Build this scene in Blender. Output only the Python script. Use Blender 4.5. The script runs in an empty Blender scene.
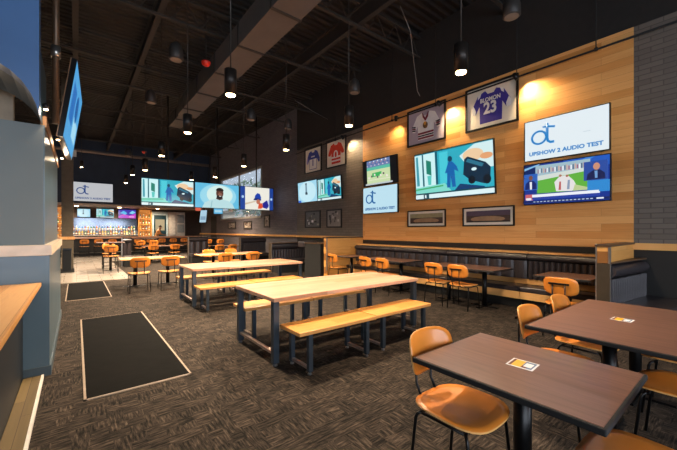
import bpy, bmesh, math, random
from mathutils import Vector, Matrix
random.seed(7)
S = bpy.context.scene
COL = S.collection
PI = math.pi
R = math.radians
# ------------------------------------------------------------------ camera
YAW = R(38.45); FPX = 330.0
cam = bpy.data.cameras.new('camera'); camo = bpy.data.objects.new('camera', cam); COL.objects.link(camo)
camo.location = (0, 0, 1.5); camo.rotation_euler = (R(90), 0, -YAW)
cam.sensor_width = 36; cam.lens = FPX / 677 * 36; cam.shift_y = 5.5 / 677; cam.clip_start = .05; cam.clip_end = 300
S.camera = camo
CA, SA = math.cos(YAW), math.sin(YAW)
def on_x(u, v, X):          # where a sight line meets the plane x = X: (y, z)
    s = (u - 338.5) / FPX; d = X / (SA + s * CA); return d * (CA - s * SA), 1.5 + (230.5 - v) * d / FPX
def on_y(u, v, Y):          # the same for y = Y: (x, z)
    s = (u - 338.5) / FPX; d = Y / (CA - s * SA); return d * (SA + s * CA), 1.5 + (230.5 - v) * d / FPX
# ------------------------------------------------------------------ materials
def srgb(c):
    if isinstance(c, str):
        c = [int(c[i:i + 2], 16) / 255 for i in (0, 2, 4)]
    return tuple((x / 12.92 if x <= .04045 else ((x + .055) / 1.055) ** 2.4) for x in c) + (1,)
def nodes(name):
    m = bpy.data.materials.new(name); m.use_nodes = True; nt = m.node_tree
    return m, nt, nt.nodes['Principled BSDF'], nt.nodes.new, nt.links.new
def ramp(nt, fac, stops):
    r = nt.nodes.new('ShaderNodeValToRGB'); e = r.color_ramp.elements
    while len(e) < len(stops): e.new(.5)
    for k, (p, c) in zip(e, stops): k.position = p; k.color = c
    nt.links.new(fac, r.inputs[0]); return r.outputs[0]
def dim(c, k): return (c[0] * k, c[1] * k, c[2] * k, 1)
CACHE = {}
SCR = .28; EXPO = 1.9
def plain(name, c, rough=.5, metal=0, var=.12, scale=9, coat=0, bump=0, spec=.5):
    if name in CACHE: return CACHE[name]
    m, nt, b, N, L = nodes(name); c = srgb(c)
    t = N('ShaderNodeTexCoord'); n = N('ShaderNodeTexNoise'); n.inputs['Scale'].default_value = scale; n.inputs['Detail'].default_value = 3
    L(t.outputs['Object'], n.inputs['Vector'])
    L(ramp(nt, n.outputs[0], [(.3, dim(c, 1 - var)), (.7, dim(c, 1 + var))]), b.inputs['Base Color'])
    b.inputs['Roughness'].default_value = rough; b.inputs['Metallic'].default_value = metal
    b.inputs['Coat Weight'].default_value = coat; b.inputs['Specular IOR Level'].default_value = spec
    if bump:
        bp = N('ShaderNodeBump'); bp.inputs['Strength'].default_value = bump; bp.inputs['Distance'].default_value = .01
        L(n.outputs[0], bp.inputs['Height']); L(bp.outputs[0], b.inputs['Normal'])
    CACHE[name] = m; return m
def glow(name, c, s=1.0):
    if name.startswith('screen_'): s *= SCR
    if name in CACHE: return CACHE[name]
    m, nt, b, N, L = nodes(name); c = srgb(c)
    b.inputs['Base Color'].default_value = (.01, .01, .01, 1); b.inputs['Roughness'].default_value = .35
    b.inputs['Emission Color'].default_value = c; b.inputs['Emission Strength'].default_value = s
    CACHE[name] = m; return m
def swizzle(nt, order):
    N, L = nt.nodes.new, nt.links.new
    t = N('ShaderNodeTexCoord'); s = N('ShaderNodeSeparateXYZ'); c = N('ShaderNodeCombineXYZ'); L(t.outputs['Object'], s.inputs[0])
    for i, a in enumerate(order):
        if a in 'XYZ': L(s.outputs['XYZ'.index(a)], c.inputs[i])
    return c.outputs[0]
def planks(name, cols, order, bw, rh, rough=.4, mortar=.002, gap=(.03, .015, .008, 1), grain=1.0, coat=0, spec=.5, bump=.15):
    """boards laid along the first axis of ORDER, stacked along the second, with a long grain"""
    m, nt, b, N, L = nodes(name); v = swizzle(nt, order)
    br = N('ShaderNodeTexBrick'); L(v, br.inputs['Vector']); br.offset = .37; br.squash = 1
    for k, x in (('Scale', 1), ('Mortar Size', mortar), ('Mortar Smooth', .2), ('Brick Width', bw), ('Row Height', rh), ('Bias', 0)): br.inputs[k].default_value = x
    br.inputs['Color1'].default_value = (0, 0, 0, 1); br.inputs['Color2'].default_value = (1, 1, 1, 1) if mortar else (0, 0, 0, 1); br.inputs['Mortar'].default_value = (.5, .5, .5, 1)
    mp = N('ShaderNodeMapping'); L(v, mp.inputs[0]); mp.inputs['Scale'].default_value = (.8, 14, 3)
    n = N('ShaderNodeTexNoise'); L(mp.outputs[0], n.inputs['Vector']); n.inputs['Scale'].default_value = 2.2; n.inputs['Detail'].default_value = 6
    n.inputs['Distortion'].default_value = .8
    ad = N('ShaderNodeMix'); ad.data_type = 'FLOAT'; ad.inputs[0].default_value = .5 * grain if mortar else 1
    L(br.outputs['Color'], ad.inputs[2]); L(n.outputs[0], ad.inputs[3])
    k = len(cols); col = ramp(nt, ad.outputs[0], [(.15 + .7 * i / (k - 1), srgb(c)) for i, c in enumerate(cols)])
    mx = N('ShaderNodeMix'); mx.data_type = 'RGBA'; L(br.outputs['Fac'], mx.inputs[0]); L(col, mx.inputs[6]); mx.inputs[7].default_value = gap
    L(mx.outputs[2], b.inputs['Base Color']); b.inputs['Roughness'].default_value = rough; b.inputs['Coat Weight'].default_value = coat
    b.inputs['Specular IOR Level'].default_value = spec
    bp = N('ShaderNodeBump'); bp.inputs['Strength'].default_value = bump; bp.inputs['Distance'].default_value = .004
    L(n.outputs[0], bp.inputs['Height']); L(bp.outputs[0], b.inputs['Normal'])
    return m
def bricks(name, c1, c2, cm, order, bw, rh, rough=.6, bump=.6, mortar=.012):
    m, nt, b, N, L = nodes(name); v = swizzle(nt, order)
    br = N('ShaderNodeTexBrick'); L(v, br.inputs['Vector'])
    for k, x in (('Scale', 1), ('Mortar Size', mortar), ('Mortar Smooth', .4), ('Brick Width', bw), ('Row Height', rh)): br.inputs[k].default_value = x
    br.inputs['Color1'].default_value = srgb(c1); br.inputs['Color2'].default_value = srgb(c2); br.inputs['Mortar'].default_value = srgb(cm)
    L(br.outputs['Color'], b.inputs['Base Color']); b.inputs['Roughness'].default_value = rough
    n = N('ShaderNodeTexNoise'); n.inputs['Scale'].default_value = 30; L(v, n.inputs['Vector'])
    mth = N('ShaderNodeMath'); mth.operation = 'MULTIPLY_ADD'; L(n.outputs[0], mth.inputs[0]); mth.inputs[1].default_value = .3
    inv = N('ShaderNodeMath'); inv.operation = 'SUBTRACT'; inv.inputs[0].default_value = 1; L(br.outputs['Fac'], inv.inputs[1]); L(inv.outputs[0], mth.inputs[2])
    bp = N('ShaderNodeBump'); bp.inputs['Strength'].default_value = bump; bp.inputs['Distance'].default_value = .01
    L(mth.outputs[0], bp.inputs['Height']); L(bp.outputs[0], b.inputs['Normal'])
    return m
def carpet():
    m, nt, b, N, L = nodes('carpet')
    t = N('ShaderNodeTexCoord')
    def streak(sx, sy, sc):
        mp = N('ShaderNodeMapping'); L(t.outputs['Object'], mp.inputs[0]); mp.inputs['Scale'].default_value = (sx, sy, 1)
        n = N('ShaderNodeTexNoise'); n.inputs['Scale'].default_value = sc; n.inputs['Detail'].default_value = 3; n.inputs['Roughness'].default_value = .65
        L(mp.outputs[0], n.inputs['Vector']); return n.outputs[0]
    a, c = streak(1, 8, 8), streak(8, 1, 8)
    vo = N('ShaderNodeTexVoronoi'); vo.distance = 'CHEBYCHEV'; vo.inputs['Randomness'].default_value = .5; vo.inputs['Scale'].default_value = 9; L(t.outputs['Object'], vo.inputs['Vector'])
    sp = N('ShaderNodeSeparateColor'); L(vo.outputs['Color'], sp.inputs[0])
    gt = N('ShaderNodeMath'); gt.operation = 'GREATER_THAN'; gt.inputs[1].default_value = .5; L(sp.outputs[0], gt.inputs[0])
    mx = N('ShaderNodeMix'); mx.data_type = 'FLOAT'; L(gt.outputs[0], mx.inputs[0]); L(a, mx.inputs[2]); L(c, mx.inputs[3])
    ad = N('ShaderNodeMath'); ad.operation = 'MULTIPLY_ADD'; L(sp.outputs[1], ad.inputs[0]); ad.inputs[1].default_value = .10; L(mx.outputs[0], ad.inputs[2])
    L(ramp(nt, ad.outputs[0], [(.40, srgb('100d0b')), (.52, srgb('28221d')), (.64, srgb('3e352d')), (.76, srgb('5b4f44'))]), b.inputs['Base Color'])
    b.inputs['Roughness'].default_value = .95; b.inputs['Specular IOR Level'].default_value = .15
    f = N('ShaderNodeTexNoise'); f.inputs['Scale'].default_value = 160; L(t.outputs['Object'], f.inputs['Vector'])
    bp = N('ShaderNodeBump'); bp.inputs['Strength'].default_value = .5; bp.inputs['Distance'].default_value = .006
    L(f.outputs[0], bp.inputs['Height']); L(bp.outputs[0], b.inputs['Normal'])
    return m
def glass(name, tint=(.9, .95, 1, 1), rough=.02):
    m, nt, b, N, L = nodes(name); b.inputs['Base Color'].default_value = tint; b.inputs['Roughness'].default_value = rough
    b.inputs['Transmission Weight'].default_value = .9; b.inputs['Alpha'].default_value = .25
    return m
M = dict(
    carpet=carpet(),
    tile=bricks('floor_tile', 'b0a79d', '9a9086', '5c554f', 'XY', .6, .3, rough=.22, bump=.15, mortar=.006),
    wood_wall=planks('oak_plank_wall', ['c98442', 'db9852', 'e8ac68', 'd28d4a'], 'YZ', 1.7, .135, rough=.42, mortar=.0012, gap=srgb('8a5526'), grain=.75),
    oak_x=planks('oak_boards_x', ['9a6c50', 'b48768', 'c59a80', 'a8795c'], 'XY', 1.4, .11, rough=.3, mortar=.0012, gap=srgb('7a5030'), coat=.25),
    oak_y=planks('oak_boards_y', ['c98a45', 'dc9f5a', 'e7b270', 'c98a45'], 'YX', 2.5, .2, rough=.35, mortar=.001, gap=srgb('8a5a2b')),
    bench_oak=planks('bench_boards', ['b87636', 'cb8c48', 'd69a58', 'c0803f'], 'XY', 1.6, .14, rough=.32, mortar=.001, gap=srgb('8a5a2b'), coat=.2),
    panel_oak=planks('oak_panel', ['c07c36', 'd59449', 'dfa35b', 'c9873f'], 'XZ', 1.5, .2, rough=.4, mortar=.001, gap=srgb('8a5a2b')),
    panel_oak_y=planks('oak_panel_side', ['c07c36', 'd59449', 'dfa35b', 'c9873f'], 'YZ', 1.5, .2, rough=.4, mortar=.001, gap=srgb('8a5a2b')),
    platform=planks('step_boards', ['54452a', '665432', '74603a'], 'YX', .8, .2, rough=.6),
    walnut=planks('walnut_laminate', ['4f382f', '69493c', '7a5749', '583e34'], 'YX', 3, 2, rough=.36, mortar=0, grain=1.0, bump=.04, coat=.15),
    brick=bricks('grey_painted_brick', '6c635b', '625951', '544c45', 'YZ', .30, .085, bump=.5, mortar=.008),
    brick_far=bricks('dark_painted_brick', '6c676c', '605b60', '4c484d', 'YZ', .30, .085, bump=.5, mortar=.008),
    black_wall=plain('black_painted_wall', '1d1a18', .8), ceil=None,
    dark_wall=plain('dark_wainscot', '1c1b1a', .55, scale=3), navy=plain('navy_header_wall', '263246', .7, scale=2),  # TVs' blue tint painted into the header wall's dark colour
    blue=plain('teal_blue_satin_paint', '4a5d68', .32, scale=1.5, var=.08), grey=plain('grey_blue_plaster', '5e6564', .6, scale=1.2, var=.08),
    teal=plain('teal_paint', '1f3a48', .4), trim_w=plain('pale_trim', 'cdb8a2', .45), brown_wall=plain('brown_wall', '4a3a30', .7),
    steel=plain('blackened_steel', '3f4851', .35, .5), bar=plain('brushed_bar', 'a8968c', .35, .6), foot=plain('zinc_foot', '8f8f8f', .35, .9),
    black=plain('black_metal', '0d0d0e', .35, .4), matte=plain('matte_black', '121212', .75), vinyl=plain('black_vinyl', '332e31', .32, spec=.6, scale=20),
    seatp=plain('honey_ply', 'd07c2c', .33, var=.16, scale=4, coat=.15), edge=plain('ply_edge', 'd9a25e', .5), bezel=plain('tv_bezel', '0c0c0e', .3), alu=plain('aluminium_edge', 'a9a6a2', .3, .8),
    pend=plain('bronze_pendant', '2b2521', .45, .6), rod=plain('rod_metal', '3a3430', .4, .7), duct=plain('grey_duct', '57504a', .6, scale=2), beam=plain('painted_steel_beam', '2b2622', .7),
    mat_b=plain('entrance_mat', '0a0908', .9, var=.25, scale=5, bump=.4, spec=.08), mat_e=plain('mat_edge', '8d7c6c', .6),
    mount=plain('mat_board', 'e0d6c4', .6, var=.03), frame=plain('black_frame', '15110f', .4), white=plain('white_cloth', 'e4dfdb', .8, var=.05), purple=plain('purple_cloth', '3c2f8c', .75),
    red=plain('red_cloth', 'cf3a22', .75), royal=plain('royal_cloth', '33418f', .75), maroon=plain('maroon', '7a2734', .75), skin=plain('skin', 'b98568', .55), shirt=plain('tan_shirt', 'c89058', .8), hair=plain('hair', '2a1c14', .7),
    bulb=glow('lamp_glow', (1, .85, .62), 9), amber=glow('amber_backlight', (1, .62, .28), .16), silver=plain('silver', 'b9b7b3', .3, .9), redd=plain('red_dome', 'd32c1c', .3), yellow=plain('card_yellow', 'f0b41c', .5, var=.02),
    card=plain('card_white', 'e8e6ea', .5, var=.02), cardbrown=plain('card_brown', '6b3a20', .5), cardblue=plain('card_grey_blue', '5f7f9c', .5), ext=plain('white_plastic', 'cfcac4', .5))
def ceil_mat():
    m, nt, b, N, L = nodes('black_metal_deck'); t = N('ShaderNodeTexCoord'); w = N('ShaderNodeTexWave'); w.bands_direction = 'Y'; w.inputs['Scale'].default_value = 1.6
    L(t.outputs['Object'], w.inputs['Vector']); L(ramp(nt, w.outputs[0], [(.2, srgb('0d0b0a')), (.8, srgb('1c1815'))]), b.inputs['Base Color'])
    bp = N('ShaderNodeBump'); bp.inputs['Distance'].default_value = .05; L(w.outputs[0], bp.inputs['Height']); L(bp.outputs[0], b.inputs['Normal']); b.inputs['Roughness'].default_value = .7; return m
M['ceil'] = ceil_mat()
# ------------------------------------------------------------------ mesh builder
class MB:
    def __init__(s): s.v = []; s.f = []; s.m = []; s.mats = []; s.sm = []
    def mi(s, mat):
        if mat is None: return 0
        if mat not in s.mats: s.mats.append(mat)
        return s.mats.index(mat)
    def face(s, idx, mat=None, smooth=False): s.f.append(idx); s.m.append(s.mi(mat)); s.sm.append(smooth)
    def box(s, x0, x1, y0, y1, z0, z1, mat=None):
        n = len(s.v); s.v += [(x, y, z) for z in (z0, z1) for y in (y0, y1) for x in (x0, x1)]
        for q in ((0, 2, 3, 1), (4, 5, 7, 6), (0, 1, 5, 4), (2, 6, 7, 3), (0, 4, 6, 2), (1, 3, 7, 5)): s.face([n + i for i in q], mat)
        return s
    def prism(s, pts, h0, h1, axis='z', mat=None):
        """a polygon pushed along an axis; pts are the two other coordinates"""
        n = len(s.v); k = len(pts)
        def P(a, b, h): return {'z': (a, b, h), 'y': (a, h, b), 'x': (h, a, b)}[axis]
        s.v += [P(a, b, h0) for a, b in pts] + [P(a, b, h1) for a, b in pts]
        s.face([n + i for i in range(k)][::-1], mat); s.face([n + k + i for i in range(k)], mat)
        for i in range(k): j = (i + 1) % k; s.face([n + i, n + j, n + k + j, n + k + i], mat)
        return s
    def tube(s, pts, r, n=8, mat=None, cap=True):
        pts = [Vector(p) for p in pts]; rs = r if isinstance(r, (list, tuple)) else [r] * len(pts); rings = []; up = None
        for i, p in enumerate(pts):
            d = ((pts[min(i + 1, len(pts) - 1)] - p).normalized() + (p - pts[max(i - 1, 0)]).normalized()).normalized()
            if up is None: up = Vector((0, 0, 1)) if abs(d.z) < .9 else Vector((1, 0, 0))
            a = d.cross(up).normalized(); up = a.cross(d).normalized(); st = len(s.v); rings.append(st)
            for k in range(n): t = 2 * PI * (k + .5) / n; s.v.append(tuple(p + (a * math.cos(t) + up * math.sin(t)) * rs[i]))
        for a, b in zip(rings, rings[1:]):
            for k in range(n): j = (k + 1) % n; s.face([a + k, a + j, b + j, b + k], mat, n > 5)
        if cap: s.face([rings[0] + k for k in range(n)][::-1], mat); s.face([rings[-1] + k for k in range(n)], mat)
        return s
    def lathe(s, prof, n=16, c=(0, 0), mat=None):
        st = len(s.v)
        for r, z in prof:
            for k in range(n): t = 2 * PI * k / n; s.v.append((c[0] + r * math.cos(t), c[1] + r * math.sin(t), z))
        for i in range(len(prof) - 1):
            for k in range(n): j = (k + 1) % n; a = st + i * n; s.face([a + k, a + j, a + n + j, a + n + k], mat, True)
        s.face([st + k for k in range(n)][::-1], mat); e = st + (len(prof) - 1) * n; s.face([e + k for k in range(n)], mat)
        return s
    def shell(s, fn, th, axis, rings=6, n=40, e=3.0, mat=None):
        """a rounded plate: fn(x, y) in -1..1 gives a point; th is its thickness along axis"""
        ax = Vector(axis) * th / 2
        for sg in (1, -1):
            st = len(s.v); s.v.append(tuple(Vector(fn(0, 0)) + ax * sg))
            for i in range(1, rings + 1):
                q = i / rings
                for k in range(n):
                    t = 2 * PI * k / n; c, d = math.cos(t), math.sin(t); rr = (abs(c) ** e + abs(d) ** e) ** (-1 / e)
                    s.v.append(tuple(Vector(fn(q * rr * c, q * rr * d)) + ax * sg * (1 if i < rings else .55)))
            for k in range(n): j = (k + 1) % n; s.face([st, st + 1 + k, st + 1 + j][::sg], mat, True)
            for i in range(rings - 1):
                for k in range(n):
                    j = (k + 1) % n; a = st + 1 + i * n; s.face([a + k, a + n + k, a + n + j, a + j][::sg], mat, True)
            if sg == 1: top = st + 1 + (rings - 1) * n
            else:
                bot = st + 1 + (rings - 1) * n
                for k in range(n): j = (k + 1) % n; s.face([top + k, bot + k, bot + j, top + j], M['edge'] if mat is M['seatp'] else mat)
        return s
    def build(s, name, mat=None, parent=None, bevel=0, loc=None):
        me = bpy.data.meshes.new(name); me.from_pydata(s.v, [], s.f)
        ms = s.mats or [mat]
        for m in ms: me.materials.append(m)
        me.polygons.foreach_set('material_index', s.m); me.polygons.foreach_set('use_smooth', s.sm); me.update()
        o = bpy.data.objects.new(name, me); COL.objects.link(o)
        if parent: o.parent = parent
        if loc: o.location = loc
        if bevel:
            b = o.modifiers.new('soft_edge', 'BEVEL'); b.width = bevel; b.segments = 2; b.limit_method = 'ANGLE'; b.angle_limit = R(50)
        return o
def tag(o, label, cat, group=None):
    o['label'] = label; o['category'] = cat
    if group: o['group'] = group
    return o
def thing(name, label, cat, loc=(0, 0, 0), rz=0, group=None, rot=None):
    o = bpy.data.objects.new(name, None); COL.objects.link(o); o.empty_display_size = .1; o.location = loc; o.rotation_euler = rot or (0, 0, rz)
    return tag(o, label, cat, group)
def struct(name, mb, mat, bevel=0):
    o = mb.build(name, mat, None, bevel); o['kind'] = 'structure'; return o
def dup(root, loc, rz=0, label=None, group=None):
    r = root.copy(); COL.objects.link(r); r.location = loc; r.rotation_euler = (0, 0, rz)
    if label: r['label'] = label
    if group: r['group'] = group
    def rec(a, b):
        for ch in list(a.children):
            c = ch.copy(); COL.objects.link(c); c.parent = b; rec(ch, c)
    rec(root, r); return r
def text(body, size, depth, mat, parent, loc=(0, 0, 0), name='lettering', sx=1, bold=0):
    cu = bpy.data.curves.new('txt', 'FONT'); cu.body = body; cu.size = size; cu.extrude = depth; cu.align_x = 'CENTER'; cu.align_y = 'CENTER'; cu.offset = bold
    cu.resolution_u = 3
    t = bpy.data.objects.new('txt', cu); me = bpy.data.meshes.new_from_object(t)
    bpy.data.objects.remove(t); me.materials.clear(); me.materials.append(mat)
    me.transform(Matrix.Diagonal((sx, 1, 1, 1)))
    o = bpy.data.objects.new(name, me); COL.objects.link(o); o.parent = parent; o.location = loc; return o
WALLROT = (R(90), 0, R(-90)); BACKROT = (R(90), 0, 0)   # faces -x ; faces -y
# ------------------------------------------------------------------ setting
XW = 7.35; XF = 7.6; YB = 26.8; ZC = 6.9
struct('floor', MB().box(-9, XF + .2, -5, YB + .2, -.1, 0), M['carpet'])
struct('floor_tile_area', MB().box(-9, 1.35, 12.15, 24.3, 0, .004).box(1.35, 7.6, 19.5, 24.3, 0, .004), M['tile'])
struct('ceiling', MB().box(-9, XF + .2, -5, YB + .2, ZC, ZC + .1), M['ceil'])
struct('wall_right_brick', MB().box(XW, XF + .1, -5, 1.26, 1.29, 4.93), M['brick'])
struct('wall_right_wood', MB().box(XW, XF + .1, 1.26, 7.97, 1.2, 4.93), M['wood_wall'])
struct('wall_right_grey', MB().box(XW, XF + .1, 7.97, 12.1, 1.29, 4.9), M['brick'])
struct('wall_right_upper', MB().box(XW, XF + .1, -5, 12.1, 4.931, ZC), M['black_wall'])
struct('wall_right_lower', MB().box(XW + .01, XF + .1, -5, 12.1, 0, 1.22), M['dark_wall'])
struct('trim_1', MB().box(XW - .03, XW + .01, -5, 1.26, 1.18, 1.29), M['oak_y'])
struct('trim_2', MB().box(XW - .06, XF + .02, 8.12, 12.1, 1.22, 1.30), M['oak_y'])
struct('trim_3', MB().box(XF - .12, XF + .02, 12.1, YB, 1.22, 1.30), M['oak_y'])
WY0, WY1, WZ0, WZ1 = 16.0, 22.3, 2.18, 4.9
struct('wall_right_far', MB().box(XF, XF + .15, 12.1, WY0, 0, ZC).box(XF, XF + .15, WY1, YB + .2, 0, ZC).box(XF, XF + .15, WY0, WY1, 0, WZ0).box(XF, XF + .15, WY0, WY1, WZ1, ZC), M['brick_far'])
w = struct('window_1', MB().box(XF - .02, XF + .1, WY0, WY0 + .12, WZ0, WZ1).box(XF - .02, XF + .1, WY1 - .12, WY1, WZ0, WZ1).box(XF - .02, XF + .1, WY0, WY1, WZ0, WZ0 + .1).box(XF - .02, XF + .1, WY0, WY1, WZ1 - .1, WZ1)
           .box(XF, XF + .1, WY0, WY1, 2.95, 3.75).box(XF, XF + .08, 19.1, 19.2, 3.7, WZ1), plain('window_frame_grey', 'a09c96', .5))
MB().box(XF + .05, XF + .06, WY0, WY1, WZ0, WZ1).build('window_pane', glass('window_glass'), w)
struct('wall_back', MB().box(-9, XF, YB, YB + .15, 0, ZC), M['brown_wall'])
struct('wall_back_header', MB().box(-3.5, XF, 24.5, 24.7, 3.0, ZC), M['navy'])
struct('ceiling_bar_soffit', MB().box(-3.5, XF, 24.7, YB, 3.0, 3.06), plain('soffit_cream', '9a8878', .6))
struct('trim_4', MB().box(-3.5, XF, 24.44, 24.5, 2.98, 3.1), plain('soffit_trim', 'a79688', .5))
struct('wall_left', MB().box(-9.15, -9, -5, YB, 0, ZC), M['black_wall'])
pier = MB()
for a, b in ((-9, -7.5), (-4.6, -4.1), (-1.2, -.7), (2.2, 2.7), (5.6, 7.6)): pier.box(a, b, -5.15, -5, 0, 3.6)
pier.box(-9, 7.6, -5.15, -5, 0, .5).box(-9, 7.6, -5.15, -5, 3.6, ZC)
struct('wall_front', pier, M['grey'])
for i, (a, b) in enumerate(((-7.5, -4.6), (-4.1, -1.2), (-.7, 2.2), (2.7, 5.6))):
    f = struct('window_%d' % (i + 2), MB().box(a, a + .06, -5.1, -5.02, .5, 3.6).box(b - .06, b, -5.1, -5.02, .5, 3.6).box(a, b, -5.1, -5.02, .5, .56).box(a, b, -5.1, -5.02, 3.54, 3.6), M['black'])
# column with arch and ledge on the near side
A = [(-.28, 2.60), (-.30, 2.70), (-.34, 2.80), (-.40, 2.90), (-.48, 2.98), (-.60, 3.05), (-.8, 3.1), (-1.2, 3.12), (-3, 3.12)]
struct('wall_left_arch', MB().prism([(x, z) for x, z in A] + [(-3, 6.9), (-.28, 6.9)], 4.25, 4.45, 'y'), plain('arch_blue', '44638c', .33, scale=1.2))
struct('wall_left_arch_soffit', MB().prism([(x, z + .0) for x, z in A] + [(-3, 3.3), (-.28, 3.3)], 4.451, 5.2, 'y'), M['teal'])
struct('wall_left_column', MB().box(-3, -.27, 4.62, 7.6, 0, 2.6), M['grey'])
struct('wall_left_column_side', MB().box(-.27, -.262, 4.62, 7.6, 1.35, 2.6), M['blue'])
struct('wall_left_niche', MB().box(-3, -.6, 5.6, 5.7, 2.6, 6.9), plain('niche_tan', '8a7a66', .6))
struct('wall_left_wainscot', MB().box(-3, -.22, 4.56, 7.62, .1, 1.24), M['blue'])
struct('baseboard_left', MB().box(-3, -.205, 4.54, 7.64, 0, .1), plain('grey_base', '3a4850', .5))
struct('trim_5', MB().box(-3, -.2, 4.53, 7.65, 1.243, 1.35), M['trim_w'], .004)
struct('trim_6', MB().box(-.3, -.25, 4.7, 7.62, 2.6, 2.72), plain('wood_fascia', '9a6a3c', .5))
# ledge counter beside the column
lc = thing('ledge_counter', 'long oak-topped ledge counter on a black base running up to the blue column', 'counter', (-.9, 2.3, 0))
MB().box(-.5, .62, -2.6, 2.22, .93, .97).build('countertop', M['oak_y'], lc, .006)
MB().box(-.5, .48, -2.6, 2.24, 0, .93).build('base_panel', plain('dark_navy_panel', '12171c', .5), lc)
fs = thing('foot_step', 'low plank step with a pale edge strip beneath the ledge counter', 'step', (-.345, 2.3, 0))
MB().box(-.07, .065, -2.6, 2.2, 0, .03).build('tread', M['platform'], fs)
MB().box(.066, .085, -2.6, 2.2, 0, .035).build('edge_strip', M['ext'], fs)
# mats
for nm, lab, x0, x1, y0, y1 in (('entrance_mat', 'large black entrance mat nearest the camera with tan edging', .05, .943, 3.65, 7.0), ('entrance_mat', 'smaller-looking black mat beside the column where the tiles begin', -.19, .63, 9.04, 11.9)):
    t = thing(nm, lab, 'mat', ((x0 + x1) / 2, (y0 + y1) / 2, 0)); a, b = (x1 - x0) / 2, (y1 - y0) / 2
    MB().box(-a + .02, a - .02, -b + .02, b - .02, 0, .012).build('mat_field', M['mat_b'], t)
    MB().box(-a, -a + .02, -b, b, 0, .01).box(a - .02, a, -b, b, 0, .01).box(-a, a, -b, -b + .02, 0, .01).box(-a, a, b - .02, b, 0, .01).build('edging', M['mat_e'], t)
# post at the tile edge
pc = thing('square_post', 'square dark post with an oak band standing at the start of the tile floor', 'post', (-.25, 15.3, 0))
MB().box(-.165, .165, -.165, .165, 0, ZC).build('shaft', plain('post_brown', '5a5040', .6), pc)
MB().box(-.2, .2, -.2, .2, 1.18, 1.28).build('band', M['oak_y'], pc)
MB().box(-.19, .19, -.19, .19, 0, .15).build('plinth', M['dark_wall'], pc)
tb = thing('waste_bin', 'black box mounted on the far corner of the column beside the pale trim', 'bin', (-.13, 7.55, .8))
MB().box(-.06, .06, -.16, .16, 0, .36).build('bin_body', M['matte'], tb, .006); MB().box(-.06, .065, -.17, .17, .36, .38).build('lid', M['black'], tb)
# ------------------------------------------------------------------ seating divider, banquette, booths
def divider(y, lab):
    t = thing('booth_divider', lab, 'divider', (5.88, y, 0)); L = XW - 5.88
    q = .1 if y < 3 else 0
    MB().prism([(q, 0), (.15, 0), (.15, 1.27), (0, 1.27), (0, 1.035), (q, 1.035)], 0, L, 'x').build('panel', M['panel_oak'], t)
    MB().box(-.03, L, -.02, .17, 1.27, 1.30).build('cap', plain('dark_cap', '4a3524', .4), t, .004)
    MB().box(-.008, .022, -.008, .022, .3, 1.268).build('corner_strip', M['alu'], t)
    if y < 3: MB().box(-.015, 0, .0, .15, 0, 1.03).build('end_cladding', plain('olive_end_panel', '3b3124', .45), t); MB().box(-.012, .01, .15, .165, 0, 1.27).build('edge_strip', M['alu'], t)
    return t
divider(1.26, 'oak booth divider with a dark cap where the brick and plank walls meet')
divider(7.97, 'oak booth divider with a dark cap at the far end of the long bench')
def banq(y0, y1, ribs, lab):
    t = thing('banquette_bench', lab, 'bench', (XW, (y0 + y1) / 2, 0), group='banquette units along the plank wall'); h = (y1 - y0) / 2 - .004
    MB().box(-.30, 0, -h, h, 1.04, 1.075).build('wood_cap', M['oak_y'], t, .003)
    MB().box(-.30, 0, -h, h, .03, 1.04).build('back_frame', M['matte'], t)
    n = 14; m = MB(); m.prism([(-.30 - .075 * math.sin(PI * i / n) ** .6, .90 + .13 * i / n) for i in range(n + 1)], -h + .005, h - .005, 'y'); m.build('top_roll', M['vinyl'], t)
    m = MB(); w = 2 * (h - .005) / ribs
    for i in range(ribs):
        a = -h + .005 + i * w; k = 6
        # padded channel, bowed outwards
        m.prism([(-.30, a)] + [(-.33 - .045 * math.sin(PI * j / k) ** .85, a + .002 + (w - .004) * j / k) for j in range(k + 1)] + [(-.30, a + w)], .54, .895, 'z')
    m.build('backrest', M['vinyl'], t)
    MB().box(-.315, -.30, -h, h, .43, .535).build('back_rail', M['oak_y'], t)
    MB().box(-.72, -.32, -h, h, .33, .425).build('seat', M['vinyl'], t, .02)
    MB().box(-.70, -.31, -h, h, .19, .33).build('front_board', M['oak_y'], t)
    MB().box(-.60, -.31, -h, h, .0, .19).build('plinth', M['matte'], t)
banq(1.41, 2.8, 14, 'black channelled banquette unit next to the booth divider by the brick wall')
banq(2.8, 4.6, 7, 'black banquette unit with wide panels beneath the wider panorama photo')
banq(4.6, 6.3, 7, 'black banquette unit beneath the smaller panorama photo')
banq(6.3, 7.97, 7, 'black banquette unit at the far end against the oak divider')
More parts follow.
